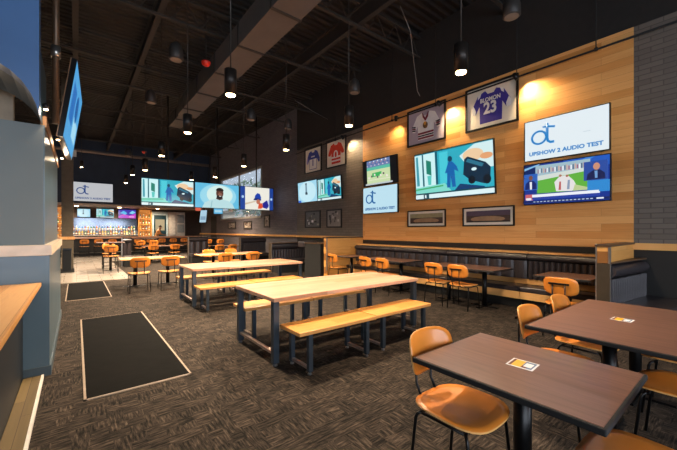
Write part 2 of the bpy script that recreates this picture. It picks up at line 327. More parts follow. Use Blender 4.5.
def booth(x0, x1, y, lab, h=1.05, ribs=18, end=True, seat=.55, group=None, bk=.1):
    """a bench whose back runs along x and which faces -y"""
    t = thing('booth_bench', lab, 'booth', ((x0 + x1) / 2, y, 0), group=group); a = (x1 - x0) / 2
    MB().box(-a, a, -.02, bk, 0, h - .02).build('back_panel', M['matte'], t)
    MB().box(-a - .01, a, -.1, bk, h - .02, h).build('wood_cap', plain('booth_cap', '5e4630', .4), t)
    if end: MB().box(-a - .015, -a, -.12, .1, 0, h - .02).build('end_panel', plain('olive_end_panel', '3b3124', .45), t); MB().box(-a - .02, -a + .005, -.14, -.12, 0, h - .02).build('edge_strip', M['alu'], t)
    n = 12; MB().prism([(-.02 - .12 * math.sin(PI * i / n) ** .5, h - .24 + .2 * i / n) for i in range(n + 1)], -a + .02, a - .02, 'x').build('top_roll', M['vinyl'], t)
    m = MB(); w = 2 * (a - .02) / ribs
    for i in range(ribs):
        p = -a + .02 + i * w; k = 6
        m.prism([(p, -.02)] + [(p + .001 + (w - .002) * j / k, -.055 - .06 * math.sin(PI * j / k) ** .8) for j in range(k + 1)] + [(p + w, -.02)], .44, h - .245, 'z')
    m.build('backrest', M['vinyl'], t)
    MB().box(-a + .02, a - .02, -seat - .08, -.03, .3, .45).build('seat', M['vinyl'], t, .03)
    MB().box(-a + .03, a - .03, -seat - .02, -.03, 0, .3).build('base', M['matte'], t)
    return t
booth(5.90, 7.32, 1.265, 'black channelled booth bench below the brick wall, backed onto the oak divider', ribs=20, end=False, bk=.02).rotation_euler = (0, 0, R(-6))
# double booth beyond the second divider
db = thing('booth_bench', 'tall plain black booth end panel beside the oak divider under the framed jerseys', 'booth', (6.62, 8.75, 0))
MB().box(-.67, .67, -.35, .55, 0, 1.08).build('side_panel', M['matte'], db); MB().box(-.69, .67, -.37, .57, 1.08, 1.10).build('wood_cap', plain('booth_cap', '5e4630', .4), db)
MB().box(-.67, -.1, .6, 1.0, .92, 1.14).build('top_roll', M['vinyl'], db, .05)
booth(5.5, 7.2, 10.9, 'black ribbed booth bench facing the plank tables, beyond the tall black end panel', ribs=14)
booth(6.0, 7.3, 15.0, 'black booth bench standing by the far brick wall below three small frames', 1.16)
booth(4.1, 5.0, 16.5, 'narrow black booth bench in the middle of the far dining area', 1.22, 3)
booth(1.5, 1.85, 16.6, 'slim black booth back beside the tile floor and tall tables', 1.22, 2)
# ------------------------------------------------------------------ plank tables and benches
def square_tube(m, p0, p1, h): m.tube([p0, p1], h * 1.414, 4)
def u_leg(m, y0, y1, z, x, h):
    pass
def plank_table(loc, lab, grp):
    t = thing('plank_table', lab, 'table', loc, group=grp); LX, LY = 1.24, .555
    MB().box(-LX, LX, -LY, LY, .715, .76).build('tabletop', M['oak_x'], t, .005)
    MB().box(-LX + .15, LX - .15, -.35, .35, .695, .715).build('subframe', M['steel'], t)
    for sx in (-1, 1):
        for sy in (-1, 1):
            x, y = sx * (LX - .045), sy * (LY - .06)
            l = MB().box(x - .035, x + .035, y - .035, y + .035, .03, .715).build('leg', M['steel'], t, .004)
            MB().lathe([(.028, 0), (.028, .012), (.01, .016), (.01, .035)], 10, (x, y)).build('levelling_foot', M['foot'], l)
        MB().box(sx * (LX - .045) - .02, sx * (LX - .045) + .02, -LY + .09, LY - .09, .12, .15).build('crossbar', M['bar'], t)
    return t
def plank_bench(loc, lab, grp):
    t = thing('plank_bench', lab, 'bench', loc, group=grp); LX, LY = .545, .21
    MB().box(-LX, LX, -LY, LY, .42, .46).build('seat', M['bench_oak'], t, .005)
    for sx in (-1, 1):
        for sy in (-1, 1):
            x, y = sx * (LX - .14), sy * (LY - .03)
            l = MB().box(x - .025, x + .025, y - .025, y + .025, .03, .42).build('leg', M['steel'], t, .003)
            MB().lathe([(.022, 0), (.022, .012), (.008, .016), (.008, .035)], 10, (x, y)).build('levelling_foot', M['foot'], l)
        MB().box(sx * (LX - .14) - .018, sx * (LX - .14) + .018, -LY + .055, LY - .055, .05, .075).build('crossbar', M['bar'], t)
    return t
pt = plank_table((2.92, 3.80, 0), 'long oak plank table on dark steel legs nearest the camera', 'oak plank tables')
dup(pt, (2.98, 7.24, 0), 0, 'long oak plank table on dark steel legs, second one back behind the nearest')
BL = ['oak plank bench on the camera side of the nearest plank table, next to the mat', 'oak plank bench on the camera side of the nearest plank table, next to the banquette',
      'oak plank bench tucked behind the nearest plank table, mat end', 'oak plank bench tucked behind the nearest plank table, banquette end',
      'oak plank bench on the near side of the second plank table, mat end', 'oak plank bench on the near side of the second plank table, booth end',
      'oak plank bench on the far side of the second plank table, mat end', 'oak plank bench on the far side of the second plank table, booth end']
pb = plank_bench((2.31, 3.06, 0), BL[0], 'oak plank benches')
for i, (x, y) in enumerate(((3.42, 3.08), (2.30, 4.42), (3.42, 4.44), (2.29, 6.42), (3.40, 6.45), (2.32, 7.98), (3.42, 7.98))): dup(pb, (x, y, 0), 0, BL[i + 1])
# ------------------------------------------------------------------ chairs
def make_chair(loc, rz, lab, grp, zs=.468, name='dining_chair', cat='chair'):
    t = thing(name, lab, cat, loc, rz, grp)
    def seat(x, y): return (x * .230 * (1 - .06 * y * -1), y * .232, zs - .004 + .014 * (x * x) * (1 if y < .4 else 1) - .012 * (1 - y * y) * (1 - x * x) - .03 * max(0, y - .55) ** 1.5)
    MB().shell(seat, .018, (0, 0, 1), mat=M['seatp'], e=3.2).build('seat', None, t)
    rc = .42
    def back(x, y):
        a = x * .222 / rc; z = zs + .268 + y * .125
        return (rc * math.sin(a), -.235 + rc * (1 - math.cos(a)) * 1.0 - .05 * y * .5 - .012, z)
    MB().shell(back, .016, (0, 1, 0), mat=M['seatp'], e=3.6).build('backrest', None, t)
    m = MB()
    for s in (-1, 1):
        m.tube([(s * .075, .0, zs - .035), (s * .075, -.17, zs - .035), (s * .075, -.225, zs - .01), (s * .075, -.262, zs + .06), (s * .075, -.270, zs + .30)], .0085, 8)
    m.build('back_support', M['black'], t)
    MB().box(-.125, .125, -.278, -.262, zs + .29, zs + .315).build('back_bracket', M['black'], t, .003)
    MB().tube([(-.19, .13, zs - .035), (.19, .13, zs - .035), (.19, -.13, zs - .035), (-.19, -.13, zs - .035)], .0085).build('seat_frame', M['black'], t)
    for sx in (-1, 1):
        for sy in (-1, 1):
            leg = MB().tube([(sx * .15, sy * .13, zs - .035), (sx * .19, sy * .145, zs - .036), (sx * .200, sy * .157, zs - .046), (sx * .206, sy * .165, zs - .07), (sx * .216, sy * .205, 0.005)], .0095).build('leg', M['black'], t)
    if zs > .55:
        m = MB(); q = .225
        for a, b in (((-q, .19), (q, .19)), ((-q, -.19), (q, -.19)), ((-q, -.19), (-q, .19)), ((q, -.19), (q, .19))): m.tube([a + (.25,), b + (.25,)], .008)
        m.build('footrest', M['black'], t)
    return t
c0 = make_chair((1.775, 1.078, 0), PI, 'honey plywood chair pushed under the far end of the nearest walnut table', 'honey plywood chairs')
CH = [(1.95, .30, 0, 'honey plywood chair at the near end of the nearest walnut table, only its seat visible'),
      (3.0, .97, PI, 'honey plywood chair behind the wide walnut table, towards the plank table'),
      (3.72, .97, PI, 'honey plywood chair behind the wide walnut table, nearer the booth'),
      (3.86, .37, 0, 'honey plywood chair on the camera side of the wide walnut table, nearer the booth'),
      (3.12, .30, 0, 'honey plywood chair on the camera side of the wide walnut table, at its near corner'),
      (5.42, 1.66, -PI / 2, 'honey plywood chair seen from behind in front of the divider and banquette'),
      (5.84, 3.49, -PI / 2, 'honey plywood chair at the table under the large street TV, nearer one'),
      (5.84, 4.03, -PI / 2, 'honey plywood chair at the table under the large street TV, farther one'),
      (5.80, 5.42, -PI / 2, 'honey plywood chair at the table below the stacked corner TVs, nearer one'),
      (5.80, 6.0, -PI / 2, 'honey plywood chair at the table below the stacked corner TVs, farther one'),
      (5.80, 7.32, -PI / 2, 'honey plywood chair beside the small table at the far oak divider'),
      (1.20, 9.35, 0, 'honey plywood chair seen from behind at the oak table by the tiles, mat end'),
      (1.86, 9.35, 0, 'honey plywood chair seen from behind at the oak table by the tiles, bench end'),
      (3.36, 9.66, 0, 'honey chair seen from behind beyond the second plank table, tile end'),
      (4.2, 9.66, 0, 'honey chair seen from behind beyond the second plank table, booth end'),
      (3.5, 11.25, PI, 'honey chair facing us across the farther oak table, tile end'),
      (4.25, 11.25, PI, 'honey chair facing us across the farther oak table, booth end'),
      (2.75, 17.2, 0, 'far honey plywood chair at the dark table before the bar, tile end'),
      (3.65, 17.2, 0, 'far honey plywood chair at the dark table before the bar, wall end'),
      (5.1, 15.3, 0, 'far honey plywood chair beside the narrow booth at the dark table, near side'),
      (5.7, 15.3, 0, 'far honey plywood chair beside the far brick wall booth at the dark table, near side')]
for x, y, rz, lab in CH: dup(c0, (x, y, 0), rz, lab)
# walnut tables
def walnut_table(x0, x1, y0, y1, lab, posts, grp='walnut tables', top=None, h=.76, name='walnut_table'):
    cx, cy = (x0 + x1) / 2, (y0 + y1) / 2; a, b = (x1 - x0) / 2, (y1 - y0) / 2
    t = thing(name, lab, 'table', (cx, cy, 0), group=grp)
    MB().box(-a + .012, a - .012, -b + .012, b - .012, h - .02, h).build('tabletop', top or M['walnut'], t, .003)
    MB().box(-a, a, -b, b, h - .032, h - .002).build('edge_band', M['matte'] if not top else M['edge'], t, .006)
    for px, py in posts:
        c = MB().tube([(px, py, .02), (px, py, h - .04)], .045, 20).build('column', M['black'], t)
        MB().box(px - .13, px + .13, py - .13, py + .13, h - .052, h - .04).build('mounting_plate', M['black'], c)
        MB().box(px - .27, px + .27, py - .035, py + .035, 0, .022).box(px - .035, px + .035, py - .27, py + .27, 0, .021).build('base', M['black'], t, .004)
    return t
walnut_table(1.54, 2.305, .34, 1.245, 'small walnut table with a card on it nearest the camera', [(0, 0)])
walnut_table(2.76, 4.345, .22, 1.125, 'wide walnut table on two columns with a card on it', [(-.43, 0), (.43, 0)])
walnut_table(5.95, 6.75, 1.5, 2.3, 'walnut banquette table behind the chair seen from behind by the divider', [(0, 0)])
walnut_table(5.93, 6.75, 2.95, 4.5, 'walnut banquette table under the large street TV', [(0, -.4), (0, .4)])
walnut_table(5.93, 6.75, 5.1, 6.65, 'walnut banquette table under the stacked pair of TVs at the wall corner', [(0, -.4), (0, .4)])
walnut_table(5.95, 6.7, 7.0, 7.7, 'little walnut table against the far oak divider', [(0, 0)])
walnut_table(.88, 2.4, 10.0, 10.8, 'small oak-topped table by the tile floor', [(-.4, 0), (.4, 0)], 'oak-topped dining tables', M['oak_x'], name='oak_table')
walnut_table(2.9, 4.85, 10.2, 11.0, 'oak-topped table beyond the second plank table', [(-.5, 0), (.5, 0)], 'oak-topped dining tables', M['oak_x'], name='oak_table')
walnut_table(2.4, 4.2, 17.5, 18.3, 'dark far table between the slim and the narrow booth', [(-.5, 0), (.5, 0)])
walnut_table(5.2, 6.5, 15.75, 16.6, 'dark far table beside the far brick wall booth', [(-.3, 0), (.3, 0)])
walnut_table(.55, 1.45, 14.6, 15.4, 'tall dark table on the tiles beside the slim booth', [(0, 0)], 'tall tables', None, 1.06, 'high_table')
walnut_table(2.3, 3.5, 20.2, 20.9, 'tall dark table before the bar near the orange-lit shelves', [(0, 0)], 'tall tables', None, 1.06, 'high_table')
walnut_table(5.6, 7.1, 20.2, 20.9, 'tall dark table by the far brick wall near the bar', [(0, 0)], 'tall tables', None, 1.06, 'high_table')
# bar stools
st0 = make_chair((.35, 23.55, 0), 0, 'bar stool at the counter, first from the square post', 'bar stools at the counter', .6, 'bar_stool', 'stool')
ORD = ['second', 'third', 'fourth', 'fifth', 'sixth', 'seventh', 'eighth', 'ninth', 'tenth', 'eleventh']
for i in range(9): dup(st0, (1.0 + .65 * i, 23.55, 0), 0, 'bar stool at the counter, %s from the square post' % ORD[i])
for x, y, rz, lab in ((.95, 14.2, 0, 'tall stool on the camera side of the tall table beside the slim booth'), (1.0, 15.75, PI, 'tall stool beyond the tall table beside the slim booth'),
                      (2.6, 19.9, 0, 'tall stool at the tall table near the orange-lit shelves, tile side'), (3.2, 19.9, 0, 'tall stool at the tall table near the orange-lit shelves, wall side'),
                      (6.0, 19.9, 0, 'tall stool at the tall table by the far brick wall, tile side'), (6.7, 19.9, 0, 'tall stool at the tall table by the far brick wall, wall side')):
    dup(st0, (x, y, 0), rz, lab, 'stools at tall tables')
# cards on the walnut tables
for x, y, rz, lab in ((1.93, .795, R(4), 'yellow and white card lying on the nearest walnut table'), (3.545, .68, R(-3), 'yellow and white card lying on the wide walnut table')):
    t = thing('table_card', lab, 'card', (x, y, .7605), rz)
    MB().box(-.062, .062, -.067, .067, 0, .0012).build('card_sheet', M['card'], t)
    m = MB(); m.box(-.052, .052, -.004, .044, .0012, .0016, M['yellow']).box(-.052, .052, .044, .058, .0012, .0016, M['cardbrown']).box(-.052, -.02, -.03, -.004, .0012, .0017, M['cardbrown']).box(-.052, .052, -.058, -.004, .0012, .0016, M['cardblue']).box(-.03, .03, -.05, -.012, .0017, .002, M['card'])
    m.build('print', None, t)
for i, (y, lab) in enumerate(((2.35, 'small metal outlet plate in the bench front behind the single chair'), (4.2, 'small metal outlet plate in the bench front under the large street TV'))):
    pass
# ------------------------------------------------------------------ framed things and screens on the plank wall
def layered(name, parent, layers, dz=.0012, z0=0):
    m = MB()
    for i, (pts, mat) in enumerate(layers): m.prism(pts, z0, z0 + dz * (i + 1), 'z', mat)
    return m.build(name, None, parent)
def ell(cx, cy, rx, ry, n=20, a0=0, a1=360): return [(cx + rx * math.cos(R(a0 + (a1 - a0) * i / n)), cy + ry * math.sin(R(a0 + (a1 - a0) * i / n))) for i in range(n + (1 if a1 - a0 < 360 else 0))]
def rect(x0, y0, x1, y1): return [(x0, y0), (x1, y0), (x1, y1), (x0, y1)]
def frame_parts(t, w, h, fw=.04, d=.04, board=None):
    m = MB(); m.box(-w / 2, w / 2, h / 2 - fw, h / 2, 0, d).box(-w / 2, w / 2, -h / 2, -h / 2 + fw, 0, d).box(-w / 2, -w / 2 + fw, -h / 2 + fw, h / 2 - fw, 0, d).box(w / 2 - fw, w / 2, -h / 2 + fw, h / 2 - fw, 0, d)
    m.build('frame', M['frame'], t); MB().box(-w / 2 + fw, w / 2 - fw, -h / 2 + fw, h / 2 - fw, 0, .012).build('mat_board', board or M['mount'], t)
def on_wall(name, lab, cat, y0, y1, z0, z1, X=XW, group=None, tilt=0, off=.003):
    t = thing(name, lab, cat, (X - off, (y0 + y1) / 2, (z0 + z1) / 2), group=group, rot=(R(90) + tilt, 0, R(-90)))
    return t, abs(y1 - y0), z1 - z0
SH = [(-.13, .36), (-.30, .30), (-.46, .02), (-.46, -.12), (-.37, -.14), (-.30, -.02), (-.27, .03), (-.26, -.38), (.26, -.38), (.27, .03), (.30, -.02), (.37, -.14), (.46, -.12), (.46, .02), (.30, .30), (.13, .36), (.07, .28), (-.07, .28)]
def sc(p, k=1, kx=None): return [(x * (kx or k), y * k) for x, y in p]
def jersey_frame(lab, y0, y1, z0, z1, body, extra, tx, X=XW, board=None):
    t, w, h = on_wall('framed_jersey', lab, 'framed jersey', y0, y1, z0, z1, X, 'framed jerseys')
    frame_parts(t, w, h, board=board)
    k = h * .98; kx = k * .98
    j = layered('jersey', t, [(sc(SH, k, kx), body)] + [(sc(p, k, kx), m) for p, m in extra], .003, .012)
    for s, size, x, y, m, b in tx: text(s, size, .002, m, t, (x, y, .036), 'lettering', .85, b)
    return t
Wh = M['white']
def bands(y, h, m, x=.26): return (rect(-x, y, x, y + h), m)
def sleeve(sx, d0, d1, m): return ([(sx * .37 + sx * .0, -.14 + d0), (sx * .46, -.12 + d0), (sx * .46, -.12 + d1), (sx * .33, -.14 + d1)], m)
jersey_frame('framed purple jersey numbered 23', 3.10, 4.31, 3.83, 4.84, M['purple'], [([(-.30, .30), (-.22, .34), (-.25, .25), (-.31, .2)], Wh), ([(.30, .30), (.22, .34), (.25, .25), (.31, .2)], Wh), ([(-.46, .02), (-.42, .08), (-.36, -.05), (-.37, -.14), (-.46, -.12)], Wh), ([(.46, .02), (.42, .08), (.36, -.05), (.37, -.14), (.46, -.12)], Wh)],
             [('23', .36, 0, -.06, Wh, .012), ('BLOMON', .13, 0, .14, Wh, .004)])
jersey_frame('framed white hockey jersey with red and black bands', 4.86, 6.09, 3.83, 4.83, Wh, [bands(-.36, .05, M['maroon']), bands(-.29, .035, M['frame']), bands(-.23, .05, M['maroon'])] + [sleeve(s, a, a + .03, m) for s in (-1, 1) for a, m in ((.03, M['frame']), (.08, M['maroon']), (.13, M['frame']))] +
             [([(-.07, .28), (-.10, .35), (-.08, .22), (0, .12), (.08, .22), (.10, .35), (.07, .28), (0, .18)], M['maroon']), (ell(0, .0, .07, .09), plain('crest_brown', '6b4a2a', .7)), (ell(0, .04, .035, .05), plain('crest_gold', 'c08a3a', .7))], [], board=plain('lilac_board', 'a79ca8', .6, var=.03))
jersey_frame('framed blue and white jersey, the farthest from the camera', 10.27, 11.44, 3.79, 4.82, M['royal'], [(rect(-.24, -.36, .24, .02), Wh), (rect(-.03, -.25, .03, .0), M['royal']), ([(-.46, .02), (-.36, .14), (-.36, -.05), (-.37, -.14), (-.46, -.12)], plain('lilac_cloth', '9a90c0', .7)), (rect(-.12, .1, .12, .14), Wh)], [])
jersey_frame('framed red jersey with white bands', 8.81, 9.96, 3.79, 4.82, M['red'], [bands(-.30, .05, Wh), bands(-.18, .06, Wh), sleeve(-1, .0, .06, Wh), sleeve(1, .0, .06, Wh), (ell(0, -.05, .12, .14), Wh), (ell(.01, -.06, .06, .1), M['red'])], [])
def panorama(lab, y0, y1, sky):
    t, w, h = on_wall('panorama_photo', lab, 'framed photo', y0, y1, 1.6, 2.045, XW, 'framed panorama photos'); frame_parts(t, w, h, .03, .03)
    layered('photo_print', t, [(rect(-w / 2 + .09, -h / 2 + .09, w / 2 - .09, h / 2 - .09), plain('print_brown_' + sky, '4d3b33', .5)), (rect(-w / 2 + .09, .02, w / 2 - .09, h / 2 - .09), plain('print_' + sky, sky, .5)), (ell(0, -.06, w / 2 - .2, .07, 16), plain('print_floor', '9a7a5c', .5)), (rect(-w / 2 + .12, -.13, w / 2 - .12, -.1), plain('print_dark', '241c22', .5))], .001, .012)
panorama('wider stadium panorama photo in a black frame under the large TV', 3.18, 4.39, '5a4a58')
panorama('narrower yellowish panorama photo in a black frame under the large TV', 4.86, 6.09, '9a8f6a')
def pic_frame(lab, y0, y1, z0, z1, X, cols, grp='small framed pictures', fw=.05):
    t, w, h = on_wall('framed_picture', lab, 'framed picture', y0, y1, z0, z1, X, grp); frame_parts(t, w, h, fw, .03, plain('print_bg_' + cols[0], cols[0], .5))
    L = [(rect(-w / 2 + fw, -h / 2 + fw, w / 2 - fw, h / 2 - fw), plain('print_bg_' + cols[0], cols[0], .5))]
    for i in range(14):
        x = random.uniform(-w * .36, w * .3); y = random.uniform(-h * .38, h * .3); L.append((rect(x, y, x + random.uniform(.04, w * .14), y + random.uniform(.05, h * .16)), plain('print_bit_' + cols[1 + i % (len(cols) - 1)], cols[1 + i % (len(cols) - 1)], .5)))
    layered('picture_print', t, L, .0005, .012)
pic_frame('framed black and white picture with a pale centre under the bottle TV', 10.35, 11.44, 1.6, 2.28, XW, ['5f5f60', '2b2b2b', '8b8b7c', 'd8dbe0', '4a4a44'])
pic_frame('framed black and white picture with figures under the far street TV', 9.05, 9.95, 1.6, 2.27, XW, ['857f7a', '2b2b2b', 'b0aba5', '544c48', '3a3836'])
for u0, u1, v0, v1, lab in ((228.3, 236, 222, 229), (244, 252, 221.3, 229.3), (264.3, 270, 215, 227.6)) and (((228.3, 236, 222, 229, 'small brown framed picture on the far brick wall, farthest from the camera')), (244, 252, 221.3, 229.3, 'small brown framed picture on the far brick wall, middle of the three'), (264.3, 270, 215, 227.6, 'upright bluish framed picture on the far brick wall, nearest of the three')):
    a, b = on_x(u0, v0, XF), on_x(u1, v1, XF); pic_frame(lab, b[0], a[0], b[1], a[1], XF, ['8f8378', 'c7b9a8', '5d4438', '3d3430'], 'small framed pictures on the far wall', .08)
# screens
def P(w, h, pts): return [(-w / 2 + x * w, -h / 2 + y * h) for x, y in pts]
def tv_body(t, w, h, bz=.018, d=.06):
    MB().box(-w / 2, w / 2, -h / 2, h / 2, .0, d).build('housing', M['bezel'], t, .004)
    MB().box(-.2, .2, -.15, .15, -.06, 0).build('wall_bracket', M['black'], t)
def screen(t, w, h, layers, d=.06, bz=.018, s=1.0):
    w -= 2 * bz; h -= 2 * bz; m = MB()
    for i, (pts, c) in enumerate(layers): m.prism(P(w, h, pts), d - .001, d + .0012 * (i + 1), 'z', glow('screen_%s_%.2f' % (c, s), c, s))
    return m.build('screen', None, t)
F = rect(0, 0, 1, 1)
def street():
    L = [(F, '1f7f93'), (rect(0, .13, 1, .98), '2fa9bd'), (rect(0, .25, .3, .98), 'c9eef0'), ([(.02, .3), (.06, .3), (.05, .95), (.02, .95)], '3a98a8'), ([(.11, .28), (.135, .28), (.13, .98), (.11, .98)], '176270'), ([(.17, .55), (.24, .5), (.24, .8), (.17, .85)], '1f7f6b'), ([(.19, .3), (.23, .3), (.24, .5), (.18, .5)], '57c4bb'),
         ([(.3, .25), (.33, .25), (.33, .98), (.3, .98)], '125b6e'), ([(.36, .3), (.45, .3), (.47, .95), (.36, .95)], '48c7d6'), ([(0, .13), (0, .26), (.42, .3), (.5, .13)], '7fd6c8'), ([(0, .2), (.4, .24), (.4, .27), (0, .23)], '3fa86a'),
         ([(.62, .8), (.8, .98), (1, .98), (1, .5), (.75, .5)], 'cfe9ea'), (ell(.78, .78, .12, .12), 'e9c8a0'), (ell(.93, .72, .07, .06), 'e0a070'),
         ([(.45, .2), (.49, .2), (.5, .45), (.52, .2), (.56, .2), (.55, .55), (.6, .5), (.58, .62), (.53, .72), (.48, .72), (.43, .5), (.46, .5)], '1461a8'), (ell(.5, .78, .028, .06), '14405c'),
         ([(.66, .42), (.68, .72), (.72, .76), (.92, .6), (.97, .5), (.96, .24), (.9, .2), (.74, .3)], '0d2a40'), ([(.70, .66), (.72, .72), (.9, .58), (.88, .52)], '2c6f88'), (ell(.79, .5, .03, .03), 'd8f2f4'), (ell(.93, .28, .04, .09), '061420'), (ell(.76, .30, .04, .08), '061420'),
         ([(.55, .13), (.62, .25), (.9, .15), (.9, .13)], '0d3a6a'), (rect(0, 0, 1, .13), '0a4452'), (rect(0, .01, 1, .1), 'd9eef0'), (rect(.12, .01, .2, .1), '164a58'), (rect(.14, .02, .16, .09), 'e8f6f8')]
    return L
def ot(t, w, h, bg='dfe9ee', d=.06, s=1.0, c='1f7fc4', note=True, dark=False):
    screen(t, w, h, [(F, bg)], d, s=s); g = glow('screen_%s_%.2f' % (c, s), c, s); z = d + .003
    m = MB(); r = .155 * h; cx, cy = -.30 * w, .05 * h
    def stroke(pts, wd): m.tube([(x, y, z) for x, y in pts], wd, 6, cap=True)
    stroke(ell(cx, cy, r, r * .98, 28, 0, 360) + [(cx + r, cy)], .026 * h)
    stroke([(cx + r * .55, cy + r * 1.55), (cx + r * 1.3, cy + r * 1.45), (cx + r * 2.2, cy + r * 1.25)], .026 * h)
    stroke([(cx + r * 1.15, cy + r * 1.95), (cx + r * 1.15, cy - .3 * r), (cx + r * 1.25, cy - .75 * r), (cx + r * 1.6, cy - r), (cx + r * 2.1, cy - r)], .032 * h)
    m.build('logo', g, t)
    text('UPSHOW 2 AUDIO TEST', .125 * h, .001, g, t, (0, -.33 * h, z), 'lettering', 1.1 * w / h / 1.75, .005 * h)
    if note: MB().box(.22 * w, .3 * w, -.02 * h, -.005 * h, z - .002, z).build('small_print', glow('small_print_grey', '7a8288', .8), t)
def man():
    return [(F, '5fb8dc'), (ell(.52, .5, .42, .5, 28), '96d4e6'), (ell(.55, .55, .3, .4, 28), 'cfe9e4'), ([(.15, 0), (.2, .2), (.33, .33), (.46, .38), (.6, .38), (.74, .32), (.85, .18), (.9, 0)], 'b5d8dc'), ([(.33, .0), (.36, .3), (.38, .3), (.36, .0)], '8fbcc4'),
            ([(.46, .38), (.48, .48), (.6, .48), (.62, .38), (.54, .33)], '4a2c22'), (ell(.545, .62, .085, .2, 24), '5a3528'), (ell(.55, .56, .05, .08), '8a5a48'), (ell(.545, .72, .09, .13, 20, 0, 180), '17110f'), (ell(.54, .46, .07, .08), '1c1412'), (ell(.553, .5, .025, .018), 'd8d0c8')]
def cap():
    return [(F, '1b3f92'), (rect(.14, 0, .88, 1), 'e9e6da'), ([(.14, .2), (.45, .35), (.45, .4), (.14, .28)], 'cbb9a0'), ([(.6, .1), (.88, .5), (.88, .1)], 'b9c4dc'), ([(.42, .45), (.43, .62), (.5, .75), (.58, .72), (.62, .55), (.6, .42)], '1b3fa8'), ([(.38, .42), (.62, .42), (.62, .48), (.42, .52)], '12276a'),
            (ell(.53, .36, .06, .11), 'b8735a'), ([(.52, .05), (.55, .3), (.65, .3), (.68, .12), (.62, .05)], 'd8502c'), ([(.68, .1), (.66, .3), (.8, .45), (.86, .2), (.8, .05)], '23278e'), (ell(.07, .55, .035, .06), 'a9c9ec'), (ell(.94, .5, .03, .06), 'a9c9ec')]
def news():
    L = [(F, '14318a'), (rect(.5, .78, 1, 1), '2257b8'), ([(.55, .78), (.75, 1), (.85, 1), (.65, .78)], '3a7cd0'), (rect(0, .72, .22, 1), '0c2560'), ([(.0, .86), (.2, .97), (.2, 1), (.0, .92)], '7fb4dc'), (rect(.15, .66, .8, .96), '9cb8c4'), (rect(.17, .26, .8, .7), '5fae3e'), ([(.17, .7), (.8, .78), (.8, .7), (.17, .58)], 'cfd8d2')]
    for i in range(26): L.append((rect(.18 + .024 * i, .76 + .006 * (i % 3), .19 + .024 * i, .86 + .01 * (i % 4)), ['a0506a', 'e8e8ee', '4a5a78', 'c9a090'][i % 4]))
    L += [([(.42, .28), (.4, .5), (.46, .62), (.55, .64), (.62, .5), (.66, .34), (.6, .26)], 'e0dcdc'), ([(.45, .3), (.46, .5), (.48, .5), (.48, .3)], 'b85a5a'), (ell(.47, .64, .015, .03), 'a8705a'), (ell(.55, .62, .015, .03), 'a8705a'), ([(.55, .3), (.56, .52), (.585, .52), (.58, .3)], '8a98b0'), ([(.62, .26), (.64, .4), (.8, .3), (.8, .26)], 'b8c890'),
          (rect(.005, .36, .18, .76), '2c5fb4'), ([(.02, .37), (.03, .52), (.08, .6), (.14, .58), (.175, .5), (.175, .37)], '11246a'), (ell(.1, .66, .026, .06), '7a4a3a'), ([(.09, .37), (.085, .56), (.115, .56), (.115, .37)], 'e4e6ee'), (rect(.74, .46, .985, .88), '2c4c9c'), ([(.77, .47), (.78, .6), (.84, .68), (.91, .68), (.96, .6), (.965, .47)], '1a2250'), (ell(.875, .76, .035, .08), 'c88c74'), ([(.86, .5), (.855, .66), (.885, .66), (.885, .5)], '6f9cd0'),
          (rect(.78, .2, 1, .45), '2f86cc'), (rect(.03, .17, .9, .23), 'e8ecf4'), (rect(.12, .11, .9, .16), '2a3f9c'), (rect(.03, .1, .12, .24), 'c4606a'), (rect(.04, .1, .11, .15), 'e8e8ee'), (rect(.0, .02, 1, .07), '0c1f58')]
    for i in range(16): L.append((rect(.14 + .045 * i, .035, .165 + .045 * i, .055), 'b8c6e4'))
    L.append((rect(.88, .03, .95, .06), 'e8ecf4')); return L
def football():
    L = [(F, '0a0c10'), (rect(.13, .08, .82, .98), 'a8c9a8'), (rect(.13, .72, .82, .98), '6a7ca8'), (rect(.13, .60, .82, .72), '59b8a0'), (rect(.13, .08, .82, .6), 'c6d8a8'), ([(.28, .32), (.3, .48), (.58, .5), (.56, .34)], '3fae5c'), (rect(.13, .2, .82, .22), 'e8e4d0'), (rect(.08, .02, .88, .08), 'b9c2c8')]
    for i in range(22): L.append((rect(.14 + .03 * i, .76 + .05 * (i % 4), .158 + .03 * i, .8 + .05 * (i % 4)), ['d8c8d8', '3a4a88', 'a86a7a', 'e4e8ea'][i % 4]))
    for i in range(7): L.append((ell(.2 + .09 * i, .3 + .05 * (i % 3), .012, .04, 8), ['e8dcd8', '5a4a5a'][i % 2]))
    return L
def bottle_ad(): return [(F, '9fd3e8'), (ell(.5, .5, .45, .5, 24), 'bfe3ee'), (rect(.4, .36, .52, .42), '1c2a38'), ([(.41, .42), (.42, .9), (.49, .9), (.5, .42)], '6f8c9c'), (ell(.455, .88, .04, .05), '2a3a48'), (ell(.455, .44, .06, .05), '20303c'), (rect(0, 0, .15, .1), '2456c0')]
def neon(): return [(F, '3a2fa8'), ([(0, .2), (.3, .5), (.6, .3), (1, .6), (1, 0), (0, 0)], 'c43fc0'), ([(.1, .6), (.3, .9), (.5, .6), (.4, .4)], '4fb8e8'), ([(.6, .6), (.8, .9), (1, .7), (.8, .5)], '7fd0f0'), (rect(.6, .1, .9, .25), 'e8a0e0'), (rect(.1, .1, .5, .2), '8a4fd8')]
def tv_on_wall(lab, y0, y1, z0, z1, X=XW, tilt=0, off=.13, grp='screens on the side wall'):
    t, w, h = on_wall('wall_tv', lab, 'tv', y0, y1, z0, z1, X, grp, tilt, off); tv_body(t, w, h); return t, w, h
T = R(-4.5)
t, w, h = tv_on_wall('largest TV on the plank wall showing a street with a dark car', 3.53, 5.69, 2.31, 3.53, tilt=R(4.5)); screen(t, w, h, street())
t, w, h = tv_on_wall('white logo screen on the plank wall, stacked above the news TV', 1.53, 2.92, 2.885, 3.70); ot(t, w, h)
